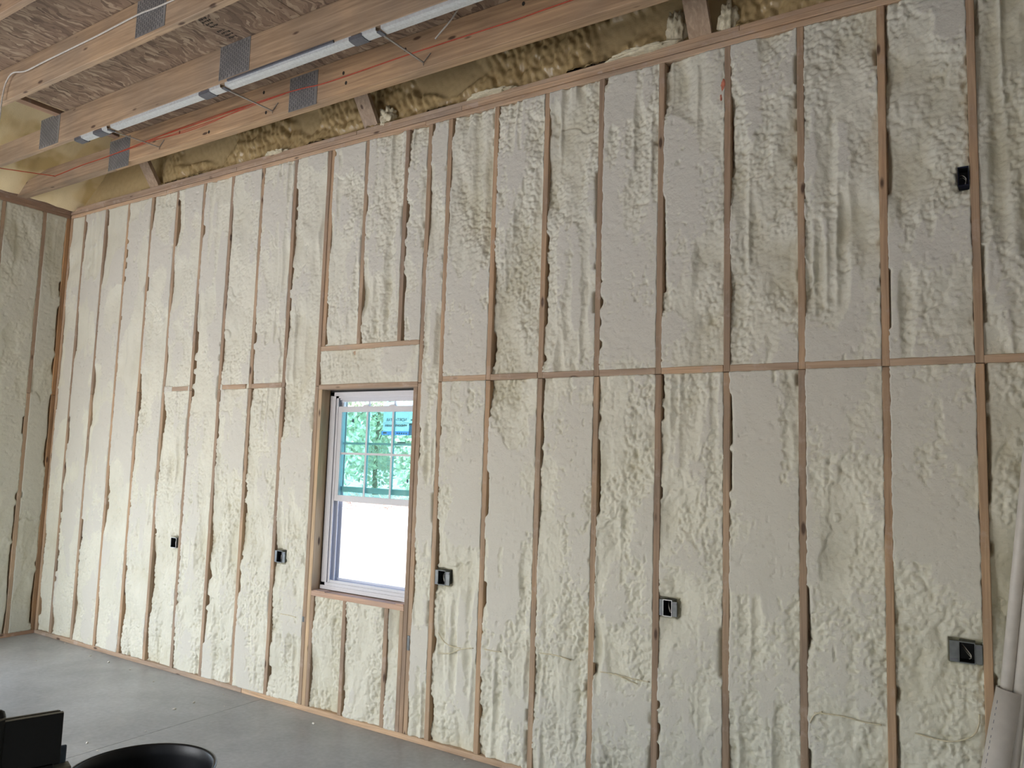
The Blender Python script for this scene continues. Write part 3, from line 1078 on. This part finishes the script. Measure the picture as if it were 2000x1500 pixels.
segs = [(-3.02, -2.80), (-2.70, -2.62), (-2.57, -1.43), (-1.34, -1.21), (-1.16, .04), (.12, .24), (.28, 1.9), (2.0, 4.6)]
for a, c_ in segs:
    rail_seg(a, c_, STEELL, 'rail_section')
for a, c_ in ((-3.10, -3.0), (-2.82, -2.69), (-1.45, -1.33), (.02, .13), (1.88, 2.02)):
    rail_seg(a, c_, STEELG, 'sleeve', w=.056, dz=-.004)
MB().box(-1.12, -.10, -1.088, -1.076, RZ + .020, RZ + .034).build('rail_lip', STEELG, rail)
for (xa, xb) in ((-2.605, -2.716), (-1.183, -1.279), (.258, .188)):
    r_ = MB().bar((xa, -1.055, RZ - .006), (xb, -.562, 4.522), .013, .006).build('support_rod', RODM, rail)
    MB().tube([(xb, -.560, 4.502), (xb, -.560, 4.522), (xb + .055, -.557, 4.575)], .003, 6).build('hook', RODM, r_)
    MB().box(xa - .012, xa + .018, -1.070, -1.020, RZ - .010, RZ - .002).build('clip', STEELG, r_)

# ------------------------------------------------------------------ cables
ow = [(-4.399, 4.571), (-3.942, 4.59), (-3.511, 4.592), (-2.803, 4.618), (-2.099, 4.625), (-1.294, 4.632), (-.95, 4.622), (-.693, 4.605), (.07, 4.612), (.878, 4.607), (1.233, 4.613), (2.4, 4.62), (4.0, 4.62)]
wp = [(-4.62, -1.036, 4.53)] + [(-4.45, -.60, 4.566)] + [(x, -.561, z) for x, z in ow]
cab = MB().tube(smooth_path(wp, 5), .0042, 6).build('orange_cable', WIRER, label='orange cable running along the face of the joist nearest the wall', cat='cable', smooth=True)
for k, (dz, a, c_) in enumerate(((-.022, -3.4, -1.15), (.016, -3.0, -1.3), (-.038, -2.9, -1.6))):
    pts = []
    for t in np.linspace(0, 1, 12):
        x = a + (c_ - a) * t
        z = np.interp(x, [p[0] for p in ow], [p[1] for p in ow]) + dz * math.sin(math.pi * t)
        pts.append((x, -.557, z))
    MB().tube(smooth_path(pts, 3), .0026, 6).build('strand', WIRER, cab, smooth=True)
wc = [(4.5, -1.712, 4.64), (.5, -1.712, 4.62), (-.852, -1.712, 4.637), (-1.178, -1.712, 4.652), (-1.671, -1.712, 4.643), (-2.292, -1.714, 4.64), (-2.56, -1.72, 4.632), (-2.72, -1.73, 4.655), (-2.80, -1.73, 4.63), (-2.845, -1.73, 4.56), (-2.862, -1.73, 4.45), (-2.870, -1.73, 4.30), (-2.9, -1.74, 3.9)]
MB().tube(smooth_path(wc, 6), .0055, 7).build('white_cable', WIREW, label='white cable along the third joist, dropping free at the left edge', cat='cable', smooth=True)
dc = [(.70, -.80, 4.756), (.668, -.80, 4.675), (.636, -.80, 4.62), (.589, -.80, 4.569), (.533, -.80, 4.527), (.476, -.80, 4.484)]
MB().tube(smooth_path(dc, 5), .005, 7).build('hanging_cable', WIREW, label='short cut end of white cable hanging from the deck beside the rail', cat='cable', smooth=True)

# ------------------------------------------------------------------ window
win = empty('window_1', (-.707, .12, OZ0), kind='structure')
FX0, FX1, FZ0, FZ1 = -1.160, -.254, .914, 2.428
fr = MB()
YF0, YF1 = .088, .178
for (x0, x1, z0, z1) in ((FX0, FX0 + .038, FZ0, FZ1), (FX1 - .03, FX1, FZ0, FZ1)):
    fr.box(x0, x1, YF0, YF1, z0, z1)
fr.box(FX0, FX1, YF0, YF1, FZ0, FZ0 + .040)
fr.box(FX0, FX1, YF0, YF1, FZ1 - .030, FZ1)
frame = fr.build('frame', PVCW, win)
# stepped head, jamb tracks, stepped sill
tr = MB()
for k, (d, yy) in enumerate(((.012, .098), (.026, .112), (.040, .128))):
    tr.box(FX0 + .03, FX1 - .03, yy, yy + .006, FZ1 - .034 - d, FZ1 - .02)
tr.build('head_track', PVCW, frame)
tr = MB()
for (w, yy) in ((.018, .0885), (.040, .098), (.058, .1335), (.070, .168)):
    tr.box(FX0 + .02, FX0 + .038 + w, yy, yy + .004, FZ0 + .03, FZ1 - .03)
    tr.box(FX1 - .030 - w * .5, FX1 - .02, yy, yy + .004, FZ0 + .03, FZ1 - .03)
tr.build('jamb_track', PVCW, frame)
tr = MB()
tr.box(FX0, FX1, YF0 - .010, YF0, FZ0 - .012, FZ0 + .018)
tr.box(FX0 + .03, FX1 - .03, .100, .106, FZ0 + .035, FZ0 + .060)
tr.box(FX0 + .03, FX1 - .03, .160, .172, FZ0 + .035, FZ0 + .072)
tr.build('sill_track', PVCW, frame)


def sash(name, x0, x1, y0, y1, z0, z1, st, rt, rb, gl, lugs=False):
    m_ = MB()
    m_.box(x0, x0 + st, y0, y1, z0, z1)
    m_.box(x1 - st, x1, y0, y1, z0, z1)
    m_.box(x0 + st, x1 - st, y0, y1, z1 - rt, z1)
    m_.box(x0 + st, x1 - st, y0, y1, z0, z0 + rb)
    if lugs:
        for cx in (-.795, -.53):
            m_.prism([(cx - .035, z1), (cx + .035, z1), (cx + .018, z1 + .012), (cx - .018, z1 + .012)], 'Y', y0 + .004, y1 - .004)
    s_ = m_.build(name, PVCW, win)
    ym = (y0 + y1) / 2
    MB().box(x0 + st - .003, x1 - st + .003, ym + .004, ym + .006, z0 + rb - .003, z1 - rt + .003).build('pane', gl, s_)
    gx0, gx1 = x0 + st, x1 - st
    wv = .26 if gx1 - gx0 > .7 else (gx1 - gx0) / 3
    for k in (1, 2):
        xx = gx0 + wv * k
        MB().box(xx - .0085, xx + .0085, ym - .004, ym + .002, z0 + rb, z1 - rt).build('muntin', PVCW, s_)
    zz_ = (z0 + rb + z1 - rt) / 2
    MB().box(gx0, gx1, ym - .005, ym + .003, zz_ - .0085, zz_ + .0085).build('muntin', PVCW, s_)
    return s_, ym


lower, yl = sash('sash', -1.086, -.262, .102, .130, 1.578, 2.315, .044, .043, .047, GLASS_IN, True)
upper, yu = sash('sash', -1.100, -.270, .138, .164, 1.650, 2.395, .040, .030, .042, GLASS_OUT)
# stickers on the outer glass, facing out, so they read reversed from the room
YS = yu + .0085


def text_mesh(txt, size):
    cu = bpy.data.curves.new('t', 'FONT')
    cu.body = txt
    cu.size = size
    cu.offset = .0012
    to = bpy.data.objects.new('t', cu)
    COL.objects.link(to)
    dg = bpy.context.evaluated_depsgraph_get()
    me = bpy.data.meshes.new_from_object(to.evaluated_get(dg))
    bpy.data.objects.remove(to)
    return me


def glass_box(x0, x1, z0, z1, mat, name, par, dy=0.0, label=None):
    return MB().box(x0, x1, YS - .0004 - dy, YS + .0004 - dy, z0, z1).build(name, mat, par, label=label)


def stext(txt, size, xr, z, mat, par, width=None):
    me = text_mesh(txt, size)
    co = np.array([v.co[:] for v in me.vertices])
    w = co[:, 0].max()
    s_ = (width / w) if width else 1.0
    for v in me.vertices:
        # mirrored: text starts at the right and runs left when seen from inside
        v.co = Vector((xr - v.co.x * s_, YS - .0016, z + v.co.y * (s_ if width else 1)))
    link('lettering', me, mat, par)


sheet = glass_box(-.660, -.315, 2.100, 2.352, stickmat('sticker_film', (.80, .84, .90), .62), 'sticker', upper)
stext('NORTH STAR', .044, -.425, 2.203, STKT, sheet, width=.205)
glass_box(-.650, -.405, 2.188, 2.1905, STKT, 'rule', sheet, .001)
stext('WINDOWS & DOORS', .02, -.420, 2.163, STKT, sheet, width=.22)
star = MB()
pts = []
for k in range(8):
    rr_ = .030 if k % 2 == 0 else .009
    pts.append((-.365 + rr_ * math.cos(math.pi / 4 * k + math.pi / 2), 2.212 + rr_ * 1.15 * math.sin(math.pi / 4 * k + math.pi / 2)))
star.prism(pts, 'Y', YS - .002, YS - .0012)
star.build('star_mark', STKT, sheet)
glass_box(-.672, -.385, 2.098, 2.128, STKB, 'blue_band', sheet, .0012)
glass_box(-.655, -.620, 2.108, 2.121, STKD, 'band_mark', sheet, .002)
for k in range(5):
    glass_box(-.520 + .022 * k, -.508 + .022 * k, 2.106, 2.117, STKD, 'band_mark', sheet, .002)
lab = glass_box(-.398, -.315, 2.085, 2.185, STKY, 'sticker', upper, .0022, label='small cream energy label with dark blue border')
glass_box(-.400, -.313, 2.172, 2.188, STKD, 'label_border', lab, .003)
glass_box(-.400, -.372, 2.098, 2.172, STKB, 'label_border', lab, .003)
glass_box(-.510, -.430, 2.030, 2.047, STKD, 'sticker', upper, .001, label='narrow dark strip label')
glass_box(-.500, -.440, 2.010, 2.014, STKT, 'sticker', upper, .001)
for (x, z) in ((-.935, 2.205), (-.36, 1.76)):
    n = 14
    MB().prism([(x + .009 * math.cos(2 * math.pi * i / n), z + .0135 * math.sin(2 * math.pi * i / n)) for i in range(n)], 'Y', yl + .001, yl + .0035).build('pane_dot', STKD, lower)

# shims, and black strips added to stop light leaking round the frame
MB().box(OX0 + .001, OX0 + .011, .09, .135, OZ0, OZ1).build('leak_strip', NEARBLACK, wall_back)
MB().box(FX0 - .01, FX1 + .01, .09, .15, FZ1 - .002, OZ1).build('leak_strip', NEARBLACK, wall_back)
MB().box(FX0 - .01, FX1 + .01, .095, .15, OZ0, FZ0 + .002).build('leak_strip', NEARBLACK, wall_back)
MB().box(FX1 - .002, OX1, .095, .15, OZ0, OZ1).build('leak_strip', NEARBLACK, wall_back)
MB().box(-1.14, -1.02, -.006, .06, OZ0, OZ0 + .006).build('shim', SILL_LIT, wall_back)
MB().box(-.32, -.25, .0, .07, OZ0, OZ0 + .006).build('shim', SILL_LIT, wall_back)

# ------------------------------------------------------------------ electrical boxes


def outlet(x0, x1, z0, z1, label, bodymat=BOXM, style='flange', side=1, edge=BOXM):
    """open metal device box; side=+1: stud on its left"""
    t = empty('outlet_box', ((x0 + x1) / 2, 0.0, (z0 + z1) / 2), label=label, cat='electrical box', group='electrical boxes fixed to the studs')
    yf = -.006
    if style == 'flange':
        # opening in the middle, wide flat flanges to the sides
        if side > 0:
            a, c_ = x0 + (x1 - x0) * .24, x0 + (x1 - x0) * .70
        else:
            a, c_ = x0 + (x1 - x0) * .30, x0 + (x1 - x0) * .76
    else:
        a, c_ = x0 + .004, x1 - .004
    m_ = MB()
    zt, zb = z1 - .006, z0 + .006
    m_.box(a - .002, a, yf, .075, zb, zt)
    m_.box(c_, c_ + .002, yf, .075, zb, zt)
    m_.box(a, c_, yf, .075, zt - .002, zt)
    m_.box(a, c_, yf, .075, zb, zb + .002)
    m_.box(a, c_, .073, .075, zb, zt)
    m_.build('box_shell', bodymat, t)
    m_ = MB()
    m_.box(a + .0003, a + .0013, yf + .006, .072, zb + .003, zt - .003)
    m_.box(c_ - .0013, c_ - .0003, yf + .006, .072, zb + .003, zt - .003)
    m_.box(a + .001, c_ - .001, .071, .0725, zb + .003, zt - .003)
    m_.box(a + .001, c_ - .001, yf + .006, .072, zt - .0035, zt - .0025)
    m_.box(a + .001, c_ - .001, yf + .006, .072, zb + .0025, zb + .0035)
    m_.build('dark_inner_faces', NEARBLACK, t)  # near-black sheets over the box's inner faces
    m_ = MB()
    e = .0025
    m_.box(a - e, a, yf - .002, yf, zb - e, zt + e)
    m_.box(c_, c_ + e, yf - .002, yf, zb - e, zt + e)
    m_.box(a, c_, yf - .002, yf, zt, zt + e)
    m_.box(a, c_, yf - .002, yf, zb - e, zb)
    m_.build('rim', edge, t)
    if style == 'flange':
        MB().box(x0, a - .002, yf + .002, yf + .012, z0 + .004, z1 - .004, bev=.0015).build('mounting_flange', bodymat, t)
        MB().box(c_ + .002, x1, yf + .002, yf + .012, z0 + .006, z1 - .010, bev=.0015).build('mounting_flange', bodymat, t)
        MB().box(x0 + .003, a - .006, yf - .001, yf + .002, z0 + .012, z0 + .020).build('screw_tab', STEELG, t)
        MB().box(c_ + .006, x1 - .003, yf - .001, yf + .002, z1 - .026, z1 - .018).build('screw_tab', STEELG, t)
    w = c_ - a
    for k in range(2):
        p = [(a + w * .15, .06, zt - .02 - .012 * k), (a + w * .45, .02, zt - .035 - .012 * k), (a + w * .75, .005, (zt + zb) / 2 - .01 - .01 * k), (a + w * .72, .015, zb + .02), (a + w * .6, .05, zb + .01)]
        MB().tube(smooth_path(p, 4), .0022, 6).build('wire', WIREB if k else WIREW, t, smooth=True)
    return t


outlet(-2.966, -2.884, 1.062, 1.158, 'narrow dark electrical box with shiny white rim, leftmost on the wall', bodymat=BOXM, style='plain', edge=RIMW)
outlet(-1.598, -1.478, 1.066, 1.166, 'grey metal electrical box just left of the window', side=1)
outlet(.024, .148, 1.072, 1.178, 'grey metal electrical box just right of the window with a curled wire inside', side=1)
outlet(1.650, 1.756, 1.078, 1.178, 'grey metal electrical box with bright rim at the bottom middle of the wall', side=1, edge=RIMW)
outlet(3.097, 3.230, 1.058, 1.164, 'large grey-green metal box low on the wall by the white pipes', side=-1)
outlet(3.180, 3.230, 3.352, 3.455, 'dark blue electrical box high on the wall at the right', bodymat=BOXB, style='plain', edge=BOXB)

# ------------------------------------------------------------------ white pipes leaning at the right


def pipe(name, p0, p1, r, label, group=None, wall=.003, print_=False):
    p0, p1 = Vector(p0), Vector(p1)
    d = (p1 - p0)
    n = 28
    root = empty(name, p0, label=label, cat='pipe', group=group)
    a = d.normalized().cross(Vector((0, 1, 0))).normalized()
    c_ = d.normalized().cross(a).normalized()
    m_ = MB()
    rings = [(p0, r), (p1, r), (p1, r - wall), (p0, r - wall)]
    for p, rr_ in rings:
        for j in range(n):
            t = 2 * math.pi * j / n
            m_.v.append(tuple(p + (a * math.cos(t) + c_ * math.sin(t)) * rr_))
    for i in range(4):
        i2 = (i + 1) % 4
        for j in range(n):
            j2 = (j + 1) % n
            m_.f.append((i * n + j, i * n + j2, i2 * n + j2, i2 * n + j))
    tube = m_.build('tube', PIPE, root)
    for k, pl in enumerate(tube.data.polygons):
        pl.use_smooth = (k // n) in (0, 2)
    if print_:
        m2 = MB()
        L = d.length
        dn = d.normalized()
        # printed row of small marks along the side turned to the room
        rad = (a * 0.72 + Vector((0, -1, 0)) * 0.69).normalized()
        if print_ < 0:
            rad = (-a * 0.72 + Vector((0, -1, 0)) * 0.69).normalized()
        s_ = .05
        while s_ < L - .04:
            q = p0 + dn * s_ + rad * (r + .0004)
            m2.bar(q, q + dn * random.uniform(.008, .02), .0025, .0006, up=rad)
            s_ += random.uniform(.022, .034)
        m2.build('print', STEELG, root, kind='stuff')
    return root


# direction of lean found from two points of the tube's axis
bd = Vector((3.323 - 3.262, 0, 1.032 - .70))
bd = bd / bd.z
top = Vector((3.330, -.27, 1.034))
p0 = top - Vector((bd.x, -.06, 1)) * 1.034
p0.z = 0.0
pipe('white_pipe', (top.x - bd.x * 1.034, -.34, 0.0), top, .050, 'wide short white plastic pipe leaning in front, others standing in its mouth', 'white pipes leaning at the right', print_=1)
pipe('white_pipe', (top.x + .135 - bd.x * .9, -.36, 0.0), top + Vector((.135, -.02, -.02)), .056, 'wide short white plastic pipe cut off by the right edge of the picture', 'white pipes leaning at the right')
for k, (dx, dy, ln) in enumerate(((-.014, .012, 3.1), (.034, .004, 3.2))):
    b0 = Vector((top.x - bd.x * .96 + dx * .5, -.335 + dy, .06))
    b1 = Vector((top.x + dx, -.275 + dy, 1.0))
    dd = (b1 - b0).normalized()
    sl = Vector(((3.401 + (0.0 if k == 0 else .05) - b1.x) / (1.787 - 1.0), -.02, 1.0))
    pipe('white_pipe', b0, b0 + dd * .1, .024, 'x') if False else None
    e0 = b1 - sl * .90
    e1 = b1 + sl * (ln - 1.0)
    pipe('white_pipe', e0, e1, .0245, ('thin white pipe standing left in the mouth of the wide pipe', 'thin white pipe standing right in the mouth of the wide pipe')[k], 'white pipes leaning at the right')
pipe('white_pipe', (3.32, -.33, .02), (3.62, -.22, 3.0), .026, 'thin white pipe at the far right edge of the picture', 'white pipes leaning at the right')

# ------------------------------------------------------------------ black tub at the bottom
CX, CY, BH, BR = .285, -2.262, .62, .279
tub = empty('black_tub', (CX, CY, 0), label='large round black plastic tub at the bottom edge of the picture', cat='tub')
prof = [(0, .004), (BR * .80, .004), (BR * .81, .02), (BR * .97, BH - .06), (BR * .985, BH - .05), (BR * .985, BH - .012), (BR + .004, BH - .010), (BR + .008, BH - .004), (BR + .006, BH), (BR - .002, BH + .001), (BR - .006, BH - .003), (BR * .965, BH - .05), (BR * .79, .03), (0, .03)]
MB().lathe(prof, CX, CY, 64).build('tub_body', BLACK, tub, smooth=True)
MB().lathe([(BR + .006, BH - .006), (BR + .0105, BH - .003), (BR + .0095, BH + .002), (BR + .002, BH + .003)], CX, CY, 64).build('rim', simple('rim_highlight', (.09, .09, .10), .3), tub, smooth=True)  # paler lip: the rim's highlight is put into its colour
MB().bar((CX + .10, CY + .12, .46), (CX + .22, CY + .02, .50), .05, .012).build('scrap_in_tub', FLANGE, tub)

# ------------------------------------------------------------------ black machine, bottom left
def at_z(px, py, z):
    d = ray(px, py)
    return Cv + d * ((z - Cv.z) / d.z)


mz = 1.03
pa = at_z(125, 1391, mz)      # right top corner
pb = at_z(14, 1409, mz)       # left along the top
dirx = (pa - pb)
dirx.z = 0
dirx.normalize()
diry = Vector((-dirx.y, dirx.x, 0))
Mm = Matrix(((dirx.x, diry.x, 0, pa.x), (dirx.y, diry.y, 0, pa.y), (0, 0, 1, 0), (0, 0, 0, 1)))
mach = bpy.data.objects.new('machine_stand', None)
mach.matrix_world = Mm
COL.objects.link(mach)
tag(mach, 'black steel machine stand with slotted top at the lower left corner', 'machine')


def mpart(mb, name, mat, **kw):
    me = mb.mesh(name)
    o = bpy.data.objects.new(name, me)
    COL.objects.link(o)
    me.materials.append(mat)
    o.parent = mach
    tag(o, **kw)
    return o


m_ = MB()      # top beam: two flanges with a slot between
m_.box(-.34, 0, -.004, .014, mz - .165, mz, bev=.002)
m_.box(-.34, -.004, .030, .042, mz - .175, mz - .002, bev=.002)
m_.box(-.34, 0, .012, .032, mz - .175, mz - .03)
m_.box(-.20, -.185, .012, .032, mz - .03, mz - .003)
mpart(m_, 'slotted_beam', BLACKST)
mpart(MB().box(-.335, -.001, -.0045, .013, mz, mz + .0012).box(-.335, -.010, .031, .0415, mz - .002, mz - .0005), 'beam_edge', FLANGE, label='grey edge of the slotted beam')  # thin grey strips along the beam's upper edges
mpart(MB().prism([(-.30, mz - .17), (-.02, mz - .17), (-.02, .12), (-.10, .02), (-.22, .02), (-.20, mz - .42)], 'Y', .0, .03), 'leg_plate', BLACKST)
mpart(MB().box(-.36, .03, -.05, .32, .0, .03, bev=.004), 'base_plate', BLACKST)
mpart(MB().box(-.05, .036, -.005, .055, mz - .196, mz - .184, bev=.002), 'flange', FLANGE)
mpart(MB().box(-.015, .026, .040, .050, mz - .184, mz - .125, bev=.003), 'side_plate', BLUEP, label='blue-grey painted plate')
mpart(MB().box(-.05, .03, -.02, .06, .03, mz - .197, bev=.01), 'column', BLACKST)
m_ = MB()
m_.lathe([(0, mz - .16), (.022, mz - .16), (.022, mz + .022), (.018, mz + .034), (.009, mz + .040), (0, mz + .041)], -.192, .0, 20)
kb = mpart(m_, 'knob', BLACKST)
mpart(MB().lathe([(.0226, mz + .010), (.0236, mz + .014), (.0226, mz + .018)], -.192, .0, 20), 'knob_band', FLANGE)
mpart(MB().tube([(-.32, -.02, mz - .19), (-.20, -.015, mz - .145), (-.14, -.01, mz - .17), (-.10, -.01, mz - .24)], .014, 10), 'curved_brace', BLACKST, smooth=True) if False else mpart(MB().tube([(-.32, -.02, mz - .21), (-.20, -.015, mz - .165), (-.14, -.01, mz - .19), (-.10, -.01, mz - .26)], .014, 10), 'curved_brace', BLACKST)

# ------------------------------------------------------------------ crumbs of foam on the floor
cr = [(-4.07, -.517), (-3.54, -.151), (-3.181, -.164), (-3.864, -.14), (-1.968, -.118), (-1.973, -.383), (-1.722, -.295), (-1.793, -1.302), (-1.616, -1.333), (-1.95, -.564), (.294, -.08), (.347, -.03), (-4.514, -.03), (-.91, -.153), (-1.70, -.95), (-2.7, -.25)]
bm = bmesh.new()
bmesh.ops.create_icosphere(bm, subdivisions=2, radius=1)
for v in bm.verts:
    k = random.uniform(.65, 1.15)
    v.co = Vector((v.co.x * .013 * k, v.co.y * .008 * k, max(0, .004 + v.co.z * .006 * k)))
cme = bpy.data.meshes.new('foam_crumb')
bm.to_mesh(cme)
bm.free()
cme.materials.append(CRUMB)
cme.polygons.foreach_set('use_smooth', [True] * len(cme.polygons))
for k, (x, y) in enumerate(cr):
    o = bpy.data.objects.new('foam_crumb', cme)
    COL.objects.link(o)
    o.location = (x, y, 0)
    s_ = random.uniform(.5, 1.3) * (1.5 if k == 1 else 1)
    o.scale = (s_, s_, s_)
    o.rotation_euler = (0, 0, random.uniform(0, 6))
    tag(o, 'small pale crumb of foam lying on the concrete floor', 'crumb', 'foam crumbs on the floor')

# ------------------------------------------------------------------ outdoors
yard = MB().box(-90, 60, .30, 90, -.5, -.28).box(-90, LX - .3, -40, .30, -.5, -.28).box(LX - .3, 60, -40, Y_F - .3, -.5, -.28)
yard.build('yard_ground', SAND, kind='structure')


def leafball(n, rx, rz, cz, sz):
    m_ = MB()
    for _ in range(n):
        while True:
            p = Vector((random.uniform(-1, 1), random.uniform(-1, 1), random.uniform(-1, 1)))
            if p.length < 1:
                break
        c0 = Vector((p.x * rx, p.y * rx, cz + p.z * rz))
        d = Vector((random.uniform(-1, 1), random.uniform(-1, 1), random.uniform(-1, 1))).normalized()
        e = d.cross(Vector((random.random(), random.random(), random.random()))).normalized()
        s_ = sz * random.uniform(.6, 1.4)
        k = len(m_.v)
        m_.v += [tuple(c0 + d * s_), tuple(c0 + e * s_ * .6), tuple(c0 - d * s_), tuple(c0 - e * s_ * .6)]
        m_.f.append((k, k + 1, k + 2, k + 3))
    return m_


protos = []
for q in range(3):
    lf = leafball(3800, 2.0, 5.0, 4.9, .15).mesh('foliage')
    lf.materials.append(LEAF)
    tk = MB()
    pts = [(0, 0, 0), (.08, .03, 2), (-.05, .05, 5), (.05, 0, 8.5)]
    tk.tube(smooth_path(pts, 4), [.17 - .012 * i for i in range(13)], 8)
    for b_ in range(9):
        z = 2.2 + b_ * .7
        a = b_ * 2.4
        tk.tube([(0, 0, z), (math.cos(a) * .9, math.sin(a) * .9, z + .6), (math.cos(a) * 1.7, math.sin(a) * 1.7, z + 1.4)], [.05, .035, .015], 5)
    tm = tk.mesh('trunk')
    tm.materials.append(BARK)
    protos.append((lf, tm))
ang0 = math.atan2(4.265, -4.02)
tree_kinds = 'leafy green tree seen through the window glass'
for k in range(11):
    row = k % 2
    d = 38 + row * 5.5 + (k % 3) * .4
    a = math.radians(132.3) + (k - 5) * (4.4 / 2) / d
    x, y = CPOS[0] + math.cos(a) * d, CPOS[1] + math.sin(a) * d
    t = empty('tree', (x, y, -.28), label=tree_kinds, cat='tree', group='trees beyond the window')
    lf, tm = protos[k % 3]
    s_ = random.uniform(.85, 1.1)
    t.scale = (s_, s_, s_)
    t.rotation_euler = (0, 0, random.uniform(0, 6))
    for nm, me in (('foliage', lf), ('trunk', tm)):
        o = bpy.data.objects.new(nm, me)
        COL.objects.link(o)
        o.parent = t
# heap of dry brush at the trees' feet
m_ = MB()
for _ in range(1500):
    a = ang0 + math.radians(random.uniform(-12, 12))
    d = random.uniform(30, 36)
    c0 = Vector((CPOS[0] + math.cos(a) * d, CPOS[1] + math.sin(a) * d, -.28 + random.uniform(0, .28)))
    e = Vector((random.uniform(-1, 1), random.uniform(-1, 1), random.uniform(-.1, .45))).normalized() * random.uniform(.3, .8)
    m_.bar(c0, c0 + e, .02, .02)
o = m_.build('brush', BRUSH, label='dry brush lying on the bare ground outside the window', cat='brush', kind='stuff')
print('boards', BOARDS, 'tris', sum(len(o.data.polygons) for o in bpy.data.objects if o.type == 'MESH'))
